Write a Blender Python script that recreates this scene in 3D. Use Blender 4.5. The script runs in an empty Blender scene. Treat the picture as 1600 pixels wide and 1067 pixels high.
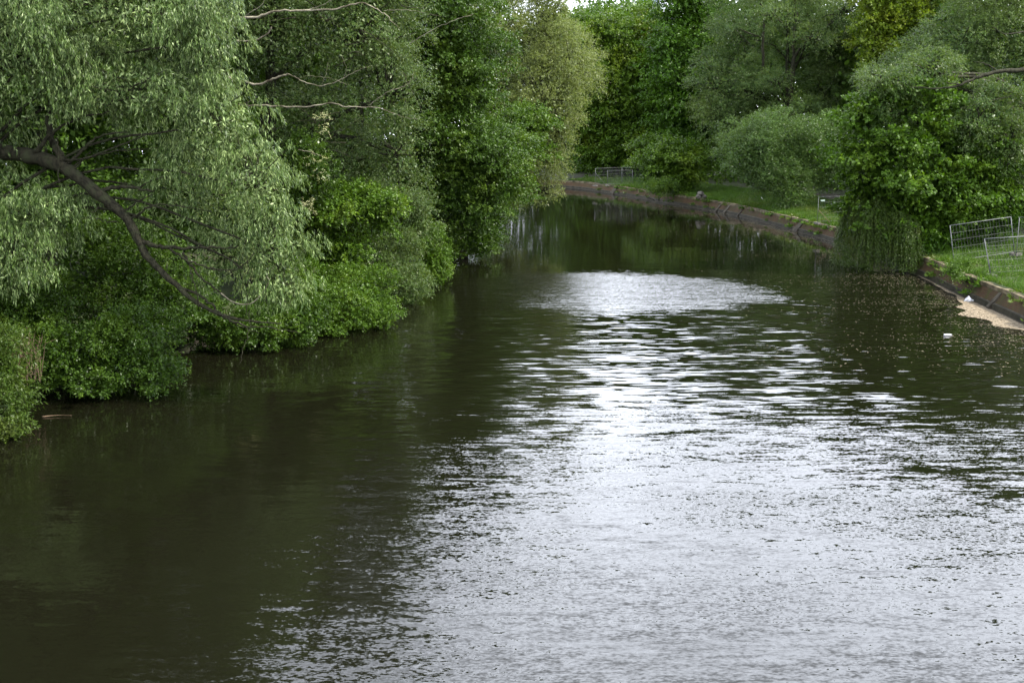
import bpy, math, random
import numpy as np
from mathutils import Vector
sc = bpy.context.scene
COL = sc.collection
R = math.radians
# ------------------------------------------------------------------ camera, sky, sun, exposure
CAM_H = 8.2
PITCH = math.atan(343.0/1778.0)
FP = 1778.0                                  # focal length in pixels of the 1600 px wide photo
cd = bpy.data.cameras.new('camera'); cam = bpy.data.objects.new('camera', cd); COL.objects.link(cam)
cam.location = (0, 0, CAM_H); cam.rotation_euler = (R(90)-PITCH, 0, 0)
cd.sensor_width = 36; cd.lens = FP/1600*36; cd.clip_end = 3000; cd.clip_start = .1
sc.camera = cam
sc.view_settings.view_transform = 'Standard'; sc.view_settings.look = 'None'
sc.view_settings.gamma = 1; sc.view_settings.exposure = 2.0
SKY_LOW, SKY_TOP = 2.0, .42
SUN_AZ = R(100)      # clockwise from +Y
SUN_EL = R(48)
w = bpy.data.worlds.new('World'); sc.world = w; w.use_nodes = True
nt = w.node_tree; nt.nodes.clear()
def wn(t, **k):
    n = nt.nodes.new(t)
    for a, b in k.items(): setattr(n, a, b)
    return n
sky = wn('ShaderNodeTexSky', sky_type='NISHITA', sun_disc=False, sun_elevation=SUN_EL, sun_rotation=SUN_AZ, air_density=1.0, dust_density=2.0)
bg = wn('ShaderNodeBackground'); out = wn('ShaderNodeOutputWorld')
bg.inputs['Strength'].default_value = .12
tc = wn('ShaderNodeTexCoord'); mp = wn('ShaderNodeMapping'); mp.inputs['Scale'].default_value = (1, 1, 2.6)
no = wn('ShaderNodeTexNoise'); no.inputs['Scale'].default_value = 1.7; no.inputs['Detail'].default_value = 5; no.inputs['Roughness'].default_value = .55
rp = wn('ShaderNodeValToRGB')
rp.color_ramp.elements[0].position = .33; rp.color_ramp.elements[0].color = (5.3, 5.6, 6.3, 1)
rp.color_ramp.elements[1].position = .68; rp.color_ramp.elements[1].color = (8.1, 8.5, 9.4, 1)
mx = wn('ShaderNodeMix', data_type='RGBA'); mx.inputs[0].default_value = .9
nt.links.new(tc.outputs['Generated'], mp.inputs['Vector']); nt.links.new(mp.outputs[0], no.inputs['Vector'])
nt.links.new(no.outputs['Fac'], rp.inputs[0])
sx_ = wn('ShaderNodeSeparateXYZ'); nt.links.new(tc.outputs['Generated'], sx_.inputs[0])
el = wn('ShaderNodeMapRange'); nt.links.new(sx_.outputs[2], el.inputs[0])      # bright cloud bank low down, thinner and bluer overhead
for i_, v_ in enumerate((.48, .92, SKY_LOW, SKY_TOP)): el.inputs[1+i_].default_value = v_
lo_ = wn('ShaderNodeMapRange'); nt.links.new(sx_.outputs[2], lo_.inputs[0])
for i_, v_ in enumerate((.12, .40, .62, 1.0)): lo_.inputs[1+i_].default_value = v_
ml = wn('ShaderNodeMath', operation='MULTIPLY'); nt.links.new(el.outputs[0], ml.inputs[0]); nt.links.new(lo_.outputs[0], ml.inputs[1])
cm = wn('ShaderNodeVectorMath', operation='SCALE'); nt.links.new(rp.outputs[0], cm.inputs[0]); nt.links.new(ml.outputs[0], cm.inputs['Scale'])
nt.links.new(sky.outputs[0], mx.inputs[6]); nt.links.new(cm.outputs[0], mx.inputs[7])
nt.links.new(mx.outputs[2], bg.inputs['Color']); nt.links.new(bg.outputs[0], out.inputs['Surface'])
sl = bpy.data.lights.new('sun', 'SUN'); sl.energy = 3.6; sl.angle = R(8); sl.color = (1, .94, .84)
so = bpy.data.objects.new('sun', sl); COL.objects.link(so)
sd = Vector((math.sin(SUN_AZ)*math.cos(SUN_EL), math.cos(SUN_AZ)*math.cos(SUN_EL), math.sin(SUN_EL)))
so.rotation_euler = sd.to_track_quat('Z', 'Y').to_euler(); so.location = (60, 0, 80)
try:
    sc.cycles.max_bounces = 6; sc.cycles.diffuse_bounces = 3; sc.cycles.glossy_bounces = 3; sc.cycles.transmission_bounces = 3
except Exception: pass

# ------------------------------------------------------------------ geometry helpers
CP, SP = math.cos(PITCH), math.sin(PITCH)
def ray(px, py):
    x = (px-800)/FP; y = (533.5-py)/FP
    return np.array([x, y*SP+CP, y*CP-SP])
def at(px, py, Y):                            # photo pixel at forward distance Y -> point
    d = ray(px, py); return np.array([0, 0, CAM_H])+d*(Y/d[1])
def onz(px, py, z=0.0):                       # photo pixel on a level plane
    d = ray(px, py); return np.array([0, 0, CAM_H])+d*((z-CAM_H)/d[2])

def tag(o, label=None, cat=None, group=None, kind=None):
    if label: o['label'] = label
    if cat: o['category'] = cat
    if group: o['group'] = group
    if kind: o['kind'] = kind
    return o
def empty(name, loc, label, cat, group=None):
    o = bpy.data.objects.new(name, None); COL.objects.link(o); o.location = [float(c) for c in loc]
    o.empty_display_size = .3
    return tag(o, label, cat, group)
def quads_obj(name, V, mat, parent=None, mats=None, F=None, smooth=False, mi=None):
    """V (n*4,3) loose quads, or V plus F (m,4)."""
    V = np.asarray(V, dtype=np.float32)
    if parent is not None: V = V-np.array(parent.location, dtype=np.float32)
    if F is None: F = np.arange(len(V), dtype=np.int32).reshape(-1, 4)
    F = np.asarray(F, dtype=np.int32)
    me = bpy.data.meshes.new(name)
    me.vertices.add(len(V)); me.vertices.foreach_set('co', V.ravel())
    me.loops.add(F.size); me.loops.foreach_set('vertex_index', F.ravel())
    me.polygons.add(len(F)); me.polygons.foreach_set('loop_start', np.arange(len(F), dtype=np.int32)*F.shape[1])
    for m in (mats or [mat]): me.materials.append(m)
    if mi is not None: me.polygons.foreach_set('material_index', np.asarray(mi, dtype=np.int32))
    me.polygons.foreach_set('use_smooth', np.full(len(F), bool(smooth)))
    me.update(calc_edges=True)
    o = bpy.data.objects.new(name, me); COL.objects.link(o)
    if parent is not None: o.parent = parent
    return o
class MB:
    def __init__(s): s.V = []; s.F = []; s.n = 0
    def add(s, V, F):
        V = np.asarray(V, float); F = np.asarray(F, int)
        s.V.append(V); s.F.append(F+s.n); s.n += len(V)
    def tube(s, P, rad, sides=6, cap=True):
        P = np.asarray(P, float); n = len(P); rad = np.broadcast_to(np.asarray(rad, float), (n,))
        T = np.gradient(P, axis=0); T /= (np.linalg.norm(T, axis=1, keepdims=True)+1e-9)
        ref = np.where(np.abs(T[:, 2:3]) > .9, np.array([[1., 0, 0]]), np.array([[0, 0, 1.]]))
        A = np.cross(T, ref); A /= (np.linalg.norm(A, axis=1, keepdims=True)+1e-9); B = np.cross(T, A)
        for i in range(1, n):                 # keep frames from flipping
            if np.dot(A[i], A[i-1]) < 0: A[i] *= -1; B[i] *= -1
        th = np.arange(sides)*2*math.pi/sides
        V = P[:, None]+rad[:, None, None]*(np.cos(th)[None, :, None]*A[:, None]+np.sin(th)[None, :, None]*B[:, None])
        i = np.arange(n-1)[:, None]*sides; j = np.arange(sides)[None]; k = (j+1) % sides
        F = np.stack([i+j, i+k, i+sides+k, i+sides+j], -1).reshape(-1, 4)
        V = V.reshape(-1, 3)
        if cap and sides == 4: F = np.vstack([F, [[3, 2, 1, 0]], [[4*n-4, 4*n-3, 4*n-2, 4*n-1]]])
        elif cap and sides == 6:
            b = 6*(n-1); F = np.vstack([F, [[3, 2, 1, 0], [5, 4, 3, 0], [b, b+1, b+2, b+3], [b, b+3, b+4, b+5]]])
        s.add(V, F)
    def box(s, c, size, ax=None):
        """box centred at c; ax = 3 unit axes rows"""
        ax = np.eye(3) if ax is None else np.asarray(ax, float); h = np.asarray(size, float)/2
        sg = np.array([[-1, -1, -1], [1, -1, -1], [1, 1, -1], [-1, 1, -1], [-1, -1, 1], [1, -1, 1], [1, 1, 1], [-1, 1, 1]], float)
        V = np.asarray(c, float)+(sg*h)@ax
        s.add(V, [[3, 2, 1, 0], [4, 5, 6, 7], [0, 1, 5, 4], [1, 2, 6, 5], [2, 3, 7, 6], [3, 0, 4, 7]])
    def build(s, name, mat, parent=None, smooth=False):
        return quads_obj(name, np.vstack(s.V), mat, parent, F=np.vstack(s.F), smooth=smooth)
def curve(P, n=8, rng=None, wob=0.0):
    """Catmull-Rom through P"""
    P = np.asarray(P, float)
    if len(P) == 2: P = np.vstack([P[0], (P[0]+P[1])/2, P[1]])
    Q = np.vstack([2*P[0]-P[1], P, 2*P[-1]-P[-2]]); out = []
    for i in range(1, len(Q)-2):
        t = np.linspace(0, 1, n, endpoint=False)[:, None]
        a, b, c, d = Q[i-1], Q[i], Q[i+1], Q[i+2]
        out.append(.5*((2*b)+(-a+c)*t+(2*a-5*b+4*c-d)*t**2+(-a+3*b-3*c+d)*t**3))
    out = np.vstack(out+[P[-1:]])
    if rng is not None and wob: out[1:] += rng.normal(0, wob, (len(out)-1, 3))
    return out
def unit(a): return a/(np.linalg.norm(a, axis=-1, keepdims=True)+1e-9)

# ------------------------------------------------------------------ materials
def newmat(name):
    m = bpy.data.materials.new(name); m.use_nodes = True; t = m.node_tree; t.nodes.clear()
    o = t.nodes.new('ShaderNodeOutputMaterial')
    def N(ty, **k):
        n = t.nodes.new(ty)
        for a, b in k.items(): setattr(n, a, b)
        return n
    return m, t, N, o
def mixrgb(t, N, fac, a, b):
    n = N('ShaderNodeMix', data_type='RGBA')
    for s, v in ((n.inputs[0], fac), (n.inputs[6], a), (n.inputs[7], b)):
        if isinstance(v, (int, float)): s.default_value = v
        elif isinstance(v, tuple): s.default_value = (*v, 1)
        else: t.links.new(v, s)
    return n.outputs[2]
LEAF_K = (.53, .54, .31)
def leafmat(name, c1, c2, back=None, trans=.3, young=None, patch=.7, rough=.42, yf=.5):
    """c1..c2 leaf colours, back = pale underside, young = colour of whole sprays of young or flowering leaves"""
    m, t, N, o = newmat(name)
    K = LEAF_K; c1, c2 = [tuple(a*b for a, b in zip(c, K)) for c in (c1, c2)]; back = back and tuple(a*b for a, b in zip(back, K)); young = young and tuple(a*b for a, b in zip(young, K))
    g = N('ShaderNodeNewGeometry')
    col = mixrgb(t, N, g.outputs['Random Per Island'], c1, c2)
    n = N('ShaderNodeTexNoise'); n.inputs['Scale'].default_value = patch; n.inputs['Detail'].default_value = 3
    t.links.new(g.outputs['Position'], n.inputs['Vector'])
    mr = N('ShaderNodeMapRange'); mr.inputs[1].default_value = .52; mr.inputs[2].default_value = .68; mr.inputs[4].default_value = yf
    t.links.new(n.outputs['Fac'], mr.inputs[0])
    col = mixrgb(t, N, mr.outputs[0], col, young or tuple(min(1, x*1.5) for x in c2))
    if back: col = mixrgb(t, N, g.outputs['Backfacing'], col, back)
    p = N('ShaderNodeBsdfPrincipled'); t.links.new(col, p.inputs['Base Color'])
    p.inputs['Roughness'].default_value = rough; p.inputs['Specular IOR Level'].default_value = .15
    tr = N('ShaderNodeBsdfTranslucent')
    h = N('ShaderNodeMixRGB', blend_type='MULTIPLY'); h.inputs[0].default_value = 1; h.inputs[2].default_value = (1.25, 1.35, .45, 1)
    t.links.new(col, h.inputs[1]); t.links.new(h.outputs[0], tr.inputs['Color'])
    mm = N('ShaderNodeMixShader'); mm.inputs[0].default_value = trans
    t.links.new(p.outputs[0], mm.inputs[1]); t.links.new(tr.outputs[0], mm.inputs[2]); t.links.new(mm.outputs[0], o.inputs[0])
    return m
def noisemat(name, c1, c2, scale=2.0, rough=.85, bump=.3, c3=None, stretch=(1, 1, 1), detail=6, lo=.35, hi=.65, bscale=None, metal=0, spec=.3):
    m, t, N, o = newmat(name)
    g = N('ShaderNodeNewGeometry'); mp = N('ShaderNodeMapping'); mp.inputs['Scale'].default_value = stretch
    t.links.new(g.outputs['Position'], mp.inputs['Vector'])
    n = N('ShaderNodeTexNoise'); n.inputs['Scale'].default_value = scale; n.inputs['Detail'].default_value = detail
    t.links.new(mp.outputs[0], n.inputs['Vector'])
    mr = N('ShaderNodeMapRange'); mr.inputs[1].default_value = lo; mr.inputs[2].default_value = hi
    t.links.new(n.outputs['Fac'], mr.inputs[0])
    col = mixrgb(t, N, mr.outputs[0], c1, c2)
    if c3:
        n2 = N('ShaderNodeTexNoise'); n2.inputs['Scale'].default_value = scale*.37; n2.inputs['Detail'].default_value = 4
        t.links.new(g.outputs['Position'], n2.inputs['Vector'])
        m2 = N('ShaderNodeMapRange'); m2.inputs[1].default_value = .5; m2.inputs[2].default_value = .62
        t.links.new(n2.outputs['Fac'], m2.inputs[0]); col = mixrgb(t, N, m2.outputs[0], col, c3)
    p = N('ShaderNodeBsdfPrincipled'); t.links.new(col, p.inputs['Base Color'])
    p.inputs['Roughness'].default_value = rough; p.inputs['Metallic'].default_value = metal; p.inputs['Specular IOR Level'].default_value = spec
    if bump:
        nb = N('ShaderNodeTexNoise'); nb.inputs['Scale'].default_value = bscale or scale*4; nb.inputs['Detail'].default_value = 4
        t.links.new(mp.outputs[0], nb.inputs['Vector'])
        b = N('ShaderNodeBump'); b.inputs['Strength'].default_value = bump; b.inputs['Distance'].default_value = .05
        t.links.new(nb.outputs['Fac'], b.inputs['Height']); t.links.new(b.outputs[0], p.inputs['Normal'])
    t.links.new(p.outputs[0], o.inputs[0])
    return m
M = {}
M['bark'] = noisemat('dark_bark', (.010, .0105, .006), (.024, .0235, .014), 6, stretch=(1, 1, .35), bump=.8, spec=.08)
M['bark_wet'] = noisemat('willow_bark', (.010, .0095, .006), (.030, .028, .017), 11, stretch=(1, 1, .5), bump=1.0, spec=.08, c3=(.025, .028, .014))
M['deadwood'] = noisemat('bleached_deadwood', (.045, .038, .024), (.22, .20, .145), 2.2, bump=.5, spec=.1)
M['twig'] = noisemat('brown_twig', (.09, .06, .035), (.16, .11, .07), 5, bump=0)
M['reed'] = noisemat('dry_stalk', (.05, .035, .02), (.11, .075, .045), 5, bump=0)
M['willow'] = leafmat('willow_leaf', (.024, .053, .014), (.095, .155, .058), back=(.29, .38, .25), patch=.9, yf=.25, rough=.4, trans=.14)
M['willow2'] = leafmat('grey_willow_leaf', (.04, .08, .028), (.09, .145, .056), back=(.15, .20, .12), patch=.5, yf=.35, rough=.42, trans=.25)
M['maple_dark'] = leafmat('dark_maple_leaf', (.042, .09, .018), (.078, .145, .032), young=(.12, .19, .034), patch=.45, yf=.8)
M['fresh'] = leafmat('fresh_green_leaf', (.05, .11, .015), (.10, .18, .030), young=(.15, .23, .035), patch=1.0, yf=.7)
M['shrub_dark'] = leafmat('dark_shrub_leaf', (.028, .065, .012), (.07, .13, .026), young=(.12, .20, .032), patch=.8, yf=.7, rough=.35)
M['olive_willow'] = leafmat('olive_willow_leaf', (.085, .12, .04), (.16, .19, .08), back=(.28, .33, .23), young=(.17, .18, .06), patch=.35, yf=.6, rough=.4)
M['hornbeam'] = leafmat('hornbeam_leaf', (.055, .115, .016), (.10, .185, .026), young=(.16, .23, .03), patch=.2, yf=.9)
M['lime'] = leafmat('lime_leaf', (.04, .10, .012), (.07, .155, .02), young=(.10, .20, .025), patch=.3, yf=.8)
M['greygreen'] = leafmat('grey_green_leaf', (.045, .09, .034), (.075, .14, .052), back=(.14, .20, .11), young=(.12, .15, .035), patch=.16, yf=.55)
M['greyshrub'] = leafmat('pale_shrub_leaf', (.045, .095, .03), (.075, .14, .05), back=(.12, .19, .10), patch=.4, yf=.45)
M['yellow'] = leafmat('yellow_leaf', (.10, .165, .022), (.16, .22, .035), young=(.24, .25, .035), patch=.5, yf=.5, trans=.4)
M['sycamore'] = leafmat('sycamore_leaf', (.045, .10, .012), (.09, .18, .022), young=(.15, .25, .03), patch=.55, yf=.8, rough=.5, trans=.35)
M['weeper'] = leafmat('weeping_leaf', (.04, .08, .016), (.075, .12, .03), young=(.10, .12, .035), patch=1.0, yf=.5)
M['wood_far'] = leafmat('far_wood_leaf', (.042, .09, .018), (.075, .14, .03), patch=.15, yf=.6)
M['blossom'] = leafmat('white_blossom', (.45, .45, .40), (.65, .65, .6), trans=.2)
M['grass'] = leafmat('grass_blade', (.05, .12, .02), (.11, .20, .04), young=(.18, .20, .08), patch=.35, yf=.6)
M['coping'] = noisemat('weathered_coping', (.04, .033, .02), (.12, .10, .065), 1.6, c3=(.026, .034, .010), bump=.5, spec=.1)
M['ledge'] = noisemat('wet_stone_ledge', (.012, .0115, .007), (.029, .0265, .017), 2.0, bump=.4, rough=.7, spec=.1)
M['edge'] = noisemat('pale_stone_edge', (.05, .045, .038), (.13, .12, .10), 1.2, bump=.3)
M['pier'] = noisemat('grey_stone_block', (.022, .019, .014), (.06, .052, .04), 2.5, bump=.5, spec=.1)
M['steel'] = noisemat('galvanised_steel', (.05, .054, .055), (.115, .12, .122), 3, rough=.6, bump=0, metal=.2)
M['wire'] = noisemat('dull_wire', (.045, .05, .05), (.09, .095, .095), 3, rough=.6, bump=0, metal=.2)
M['concrete'] = noisemat('concrete_foot', (.06, .056, .05), (.12, .11, .10), 6, bump=.3)
M['dark_metal'] = noisemat('dark_brace', (.02, .025, .03), (.05, .055, .06), 6, rough=.5, bump=0)
M['white_plastic'] = noisemat('white_plastic', (.32, .32, .34), (.5, .5, .5), 3, rough=.4, bump=.2)
M['sign'] = noisemat('sign_plate', (.22, .32, .26), (.34, .42, .37), 8, rough=.5, bump=0)
M['facade'] = noisemat('far_facade', (.30, .33, .38), (.38, .41, .46), .4, rough=.6, bump=0)
M['glass'] = noisemat('far_window', (.10, .13, .17), (.16, .2, .25), .3, rough=.15, bump=0)
def brickmat():
    m, t, N, o = newmat('brick_revetment')
    uv = N('ShaderNodeUVMap')
    b = N('ShaderNodeTexBrick'); b.inputs['Scale'].default_value = 1.0
    b.inputs['Color1'].default_value = (.058, .036, .016, 1); b.inputs['Color2'].default_value = (.045, .022, .012, 1); b.inputs['Mortar'].default_value = (.03, .026, .018, 1)
    b.inputs['Mortar Size'].default_value = .012; b.inputs['Brick Width'].default_value = .25; b.inputs['Row Height'].default_value = .08
    t.links.new(uv.outputs[0], b.inputs['Vector'])
    g = N('ShaderNodeNewGeometry'); n = N('ShaderNodeTexNoise'); n.inputs['Scale'].default_value = .7; n.inputs['Detail'].default_value = 6
    t.links.new(g.outputs['Position'], n.inputs['Vector'])
    mr = N('ShaderNodeMapRange'); mr.inputs[1].default_value = .45; mr.inputs[2].default_value = .62; mr.inputs[4].default_value = .85
    t.links.new(n.outputs['Fac'], mr.inputs[0])
    c = mixrgb(t, N, mr.outputs[0], b.outputs[0], (.03, .024, .012))
    n2 = N('ShaderNodeTexNoise'); n2.inputs['Scale'].default_value = 1.9; n2.inputs['Detail'].default_value = 5
    t.links.new(g.outputs['Position'], n2.inputs['Vector'])
    m2 = N('ShaderNodeMapRange'); m2.inputs[1].default_value = .55; m2.inputs[2].default_value = .66; m2.inputs[4].default_value = .85
    t.links.new(n2.outputs['Fac'], m2.inputs[0]); c = mixrgb(t, N, m2.outputs[0], c, (.03, .036, .010))
    p = N('ShaderNodeBsdfPrincipled'); t.links.new(c, p.inputs['Base Color']); p.inputs['Roughness'].default_value = .9; p.inputs['Specular IOR Level'].default_value = .1
    bp = N('ShaderNodeBump'); bp.inputs['Strength'].default_value = .6; bp.inputs['Distance'].default_value = .02
    t.links.new(b.outputs['Fac'], bp.inputs['Height']); bp.invert = True; t.links.new(bp.outputs[0], p.inputs['Normal'])
    t.links.new(p.outputs[0], o.inputs[0]); return m
M['brick'] = brickmat()

def watermat():
    m, t, N, o = newmat('river_water')
    g = N('ShaderNodeNewGeometry')
    def noise(scale, sx, sy, detail, off=0, rot=0.0, rough=.5):
        mp = N('ShaderNodeMapping'); mp.inputs['Scale'].default_value = (sx, sy, 1); mp.inputs['Location'].default_value = (off, off*1.7, off*.3)
        mp.inputs['Rotation'].default_value = (0, 0, rot)
        t.links.new(g.outputs['Position'], mp.inputs['Vector'])
        n = N('ShaderNodeTexNoise'); n.inputs['Scale'].default_value = scale; n.inputs['Detail'].default_value = detail; n.inputs['Roughness'].default_value = rough
        t.links.new(mp.outputs[0], n.inputs['Vector']); return n
    def vm(op, a, b=None, s=None):
        n = N('ShaderNodeVectorMath', operation=op)
        for i, v in enumerate((a, b)):
            if v is None: continue
            if isinstance(v, tuple): n.inputs[i].default_value = v
            else: t.links.new(v, n.inputs[i])
        if s is not None:
            if isinstance(s, (int, float)): n.inputs['Scale'].default_value = s
            else: t.links.new(s, n.inputs['Scale'])
        return n.outputs[0]
    def ma(op, a, b, c=None, clamp=False):
        n = N('ShaderNodeMath', operation=op); n.use_clamp = clamp
        for i, v in enumerate((a, b, c)):
            if v is None: continue
            if isinstance(v, (int, float)): n.inputs[i].default_value = v
            else: t.links.new(v, n.inputs[i])
        return n.outputs[0]
    def rng_(v, a, b, c, d, smooth=True):
        n = N('ShaderNodeMapRange'); n.interpolation_type = 'SMOOTHSTEP' if smooth else 'LINEAR'
        t.links.new(v, n.inputs[0])
        for i, x in enumerate((a, b, c, d)): n.inputs[1+i].default_value = x
        return n.outputs[0]
    sep = N('ShaderNodeSeparateXYZ'); t.links.new(g.outputs['Position'], sep.inputs[0]); X, Y = sep.outputs[0], sep.outputs[1]
    s2n = noise(5.5, .35, 1.0, 3, 21, 0, .7)
    # wind strength map: breeze on the near reach, one cat's paw further up, calm between
    big = noise(.11, .6, 1.3, 4, 3.1).outputs['Fac']
    edge = noise(.5, .25, 1.0, 5, 7.7, rough=.65).outputs['Fac']
    yy = ma('ADD', Y, ma('MULTIPLY', ma('SUBTRACT', big, .5), 22)); yy = ma('ADD', yy, ma('MULTIPLY', ma('SUBTRACT', edge, .5), 9))
    yy = ma('ADD', yy, ma('MULTIPLY', X, WIND_SLANT))
    near = rng_(yy, 20, 40, 1, 0)
    ex = ma('DIVIDE', ma('SUBTRACT', X, 4.4), 8.6); ey = ma('DIVIDE', ma('SUBTRACT', Y, 55.5), 7.6)
    rr = ma('ADD', ma('MULTIPLY', ex, ex), ma('MULTIPLY', ey, ey))
    rr = ma('ADD', rr, ma('MULTIPLY', ma('SUBTRACT', edge, .5), 1.5)); rr = ma('ADD', rr, ma('MULTIPLY', ma('SUBTRACT', s2n.outputs['Fac'], .5), 1.6))
    paw = ma('MULTIPLY', rng_(rr, .72, 1.05, 1, 0), rng_(X, -4, 3, .15, 1)); paw = ma('MULTIPLY', paw, rng_(Y, 47, 53, .25, 1))
    near = ma('MULTIPLY', near, rng_(X, -9, 0, .12, 1)); near = ma('MULTIPLY', near, rng_(noise(.35, .35, 1.3, 4, 33, R(12), .6).outputs['Fac'], .36, .64, .62, 1.25))
    wind = ma('MAXIMUM', near, ma('MULTIPLY', paw, .9)); wind3 = ma('MAXIMUM', near, ma('MULTIPLY', paw, 1.9))
    # slopes
    s1 = vm('SUBTRACT', noise(2.8, .17, 1.0, 2, 0, R(4)).outputs['Color'], (.5, .5, .5))       # long low waves
    s1b = vm('SUBTRACT', noise(6.3, .2, 1.0, 2, 11, R(-7)).outputs['Color'], (.5, .5, .5))
    s2 = vm('SUBTRACT', noise(7.5, .42, 1.0, 3, 5, R(6), .6).outputs['Color'], (.5, .5, .5))      # wind ripples
    s3 = vm('SUBTRACT', noise(21, .5, 1.0, 2, 9, R(-10), .6).outputs['Color'], (.5, .5, .5))
    long_amp = ma('MULTIPLY', rng_(Y, 36, 72, .36, .03), ma('SUBTRACT', 1.0, ma('MULTIPLY', near, .7)))
    calmL = rng_(X, -8, 1, .25, 1)
    a1 = ma('MULTIPLY', long_amp, calmL)
    v = vm('SCALE', s1, s=a1); v = vm('ADD', v, vm('SCALE', s1b, s=ma('MULTIPLY', a1, 1.1)))
    v = vm('ADD', v, vm('SCALE', s2, s=ma('ADD', ma('MULTIPLY', wind, RIP2), .012)))
    v = vm('ADD', v, vm('SCALE', s3, s=ma('ADD', ma('MULTIPLY', wind3, RIP3), .010)))
    bias = N('ShaderNodeCombineXYZ'); t.links.new(ma('ADD', ma('MULTIPLY', paw, -.085), ma('MULTIPLY', near, -.015)), bias.inputs[1])
    v = vm('MULTIPLY', v, (.55, 1, 0)); v = vm('ADD', v, bias.outputs[0]); v = vm('ADD', v, (0, 0, 1)); nrm = vm('NORMALIZE', v)
    p = N('ShaderNodeBsdfPrincipled'); p.inputs['Base Color'].default_value = (.0034, .0034, .0017, 1)
    p.inputs['Roughness'].default_value = .03; p.inputs['IOR'].default_value = 1.333; p.inputs['Specular IOR Level'].default_value = .5
    t.links.new(nrm, p.inputs['Normal']); t.links.new(p.outputs[0], o.inputs[0]); return m
WIND_SLANT = 0.10; RIP2 = .38; RIP3 = .52
M['water'] = watermat()
M['ground'] = noisemat('bank_soil_and_turf', (.014, .022, .006), (.03, .042, .010), .8, c3=(.022, .018, .010), bump=.6)

# ------------------------------------------------------------------ banks
RB = [np.array([15., -30.]), np.array([18., 15.])]
for p in ((1600, 507), (1500, 463), (1440, 432), (1310, 381), (1240, 361), (1180, 345), (1120, 331), (1050, 319), (990, 308), (930, 299), (890, 294)):
    q = onz(*p); RB.append(q[:2])
RB += [RB[-1]+np.array([-9, 6.]), RB[-1]+np.array([-24, 12.]), RB[-1]+np.array([-60, 18.])]
RB = curve(np.array([[*p, 0] for p in RB]), 24)[:, :2]
# resample at 0.5 m
sg = np.r_[0, np.cumsum(np.linalg.norm(np.diff(RB, axis=0), axis=1))]
st = np.arange(0, sg[-1], .5); RB = np.c_[np.interp(st, sg, RB[:, 0]), np.interp(st, sg, RB[:, 1])]
for _ in range(30): RB[1:-1] = (RB[:-2]+2*RB[1:-1]+RB[2:])/4
tg = unit(np.gradient(RB, axis=0)); RN = np.c_[tg[:, 1], -tg[:, 0]]     # inland normal (to the right of travel)
def rbank(off, z, rows=None):
    k = slice(None) if rows is None else rows
    P = RB[k]+RN[k]*off; return np.c_[P, np.full(len(P), z)]
def rb_near(p):
    return int(np.argmin(((RB-np.asarray(p)[:2])**2).sum(1)))
LB = np.array([(-17, -30), (-16.5, 15), (-15.5, 25), (-14.5, 33), (-13, 40), (-10.5, 47), (-7.5, 55), (-5.5, 63), (-4, 73), (-3.5, 86), (-5.5, 99), (-12, 113), (-26, 124), (-50, 130), (-110, 137)], float)

def strip(rows, closed=False):
    """rows: list of (n,3) arrays -> V,F"""
    n = len(rows[0]); V = np.vstack(rows); F = []
    for r in range(len(rows)-1):
        i = np.arange(n-1); F.append(np.c_[r*n+i, r*n+i+1, (r+1)*n+i+1, (r+1)*n+i])
    return V, np.vstack(F)
rng = np.random.default_rng(5)
# ground: one sheet, both banks, reaching the horizon
rows = []
def gz(off): return .88+.10*min(1, off/2.)+.5*(1-math.exp(-max(0, off-1.5)/9))
for off in (.6, .8, 1.2, 2, 3, 4.5, 7, 11, 18, 30, 60, 150, 500, 1400):
    r_ = rbank(off, gz(off)); r_[:, 2] += rng.normal(0, .03 if off > .9 else 0, len(r_)); rows.append(r_)
rows.insert(0, rbank(.6, -1.2))
V1, F1 = strip(rows)
L = curve(np.c_[LB, np.zeros(len(LB))], 12); ys = L[:, 1]
lrows = []
for f, z in ((0, -.6), (.0002, .25), (.0006, .6), (.002, .95), (.01, 1.5), (.03, 2.2), (.25, 2.6), (1, 2.6)):
    far = np.c_[np.full(len(L), -1400.), -30+(ys-ys[0])*1.0, np.zeros(len(L))]
    q = L*(1-f)+far*f; q[:, 2] = z+rng.normal(0, .03, len(q)); lrows.append(q)
V2, F2 = strip(lrows); F2 = F2[:, ::-1]
g = quads_obj('ground', np.vstack([V1, V2]), M['ground'], F=np.vstack([F1[:, ::-1], F2+len(V1)]), smooth=True); tag(g, 'grassy soil bank on both sides of the river', None, None, 'structure')
wv = np.array([[-1400, -60, 0], [1400, -60, 0], [1400, 1800, 0], [-1400, 1800, 0]], float)
wob = quads_obj('water', wv, M['water']); tag(wob, 'dark green rippled river water with a bright sky reflection', None, None, 'structure')

# revetment wall of the right bank
i0 = rb_near((18.5, 22)); i1 = len(RB)-30; sel = slice(i0, i1)
wl = empty('embankment_wall', (*RB[i0], 0), 'sloping brick river wall with pale stone coping along the grassy bank', 'river wall')
cpw = rng.normal(0, .012, i1-i0)
def wallpart(name, prof, mat, uv=False):
    rows = [rbank(o_, z_, sel) for o_, z_ in prof]
    V, F = strip(rows); ob = quads_obj(name, V, mat, wl, F=F[:, ::-1])
    if uv:
        n = len(rows[0]); u = np.tile(np.arange(n)*.5, len(rows)); v = np.repeat(np.linspace(0, .52, len(rows)), n)
        l = ob.data.uv_layers.new(name='UVMap'); vi = np.empty(len(ob.data.loops), dtype=np.int32); ob.data.loops.foreach_get('vertex_index', vi)
        l.data.foreach_set('uv', np.c_[u[vi], v[vi]].astype(np.float32).ravel())
    return ob
wallpart('footing', [(-.07, -1.), (-.07, .022), (.0, .03)], M['pier'])
wallpart('ledge', [(.0, .036), (.03, .25), (.09, .27)], M['ledge'])
wallpart('ledge_edge', [(.088, .268), (.10, .280), (.15, .288)], M['pier'])
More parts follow.
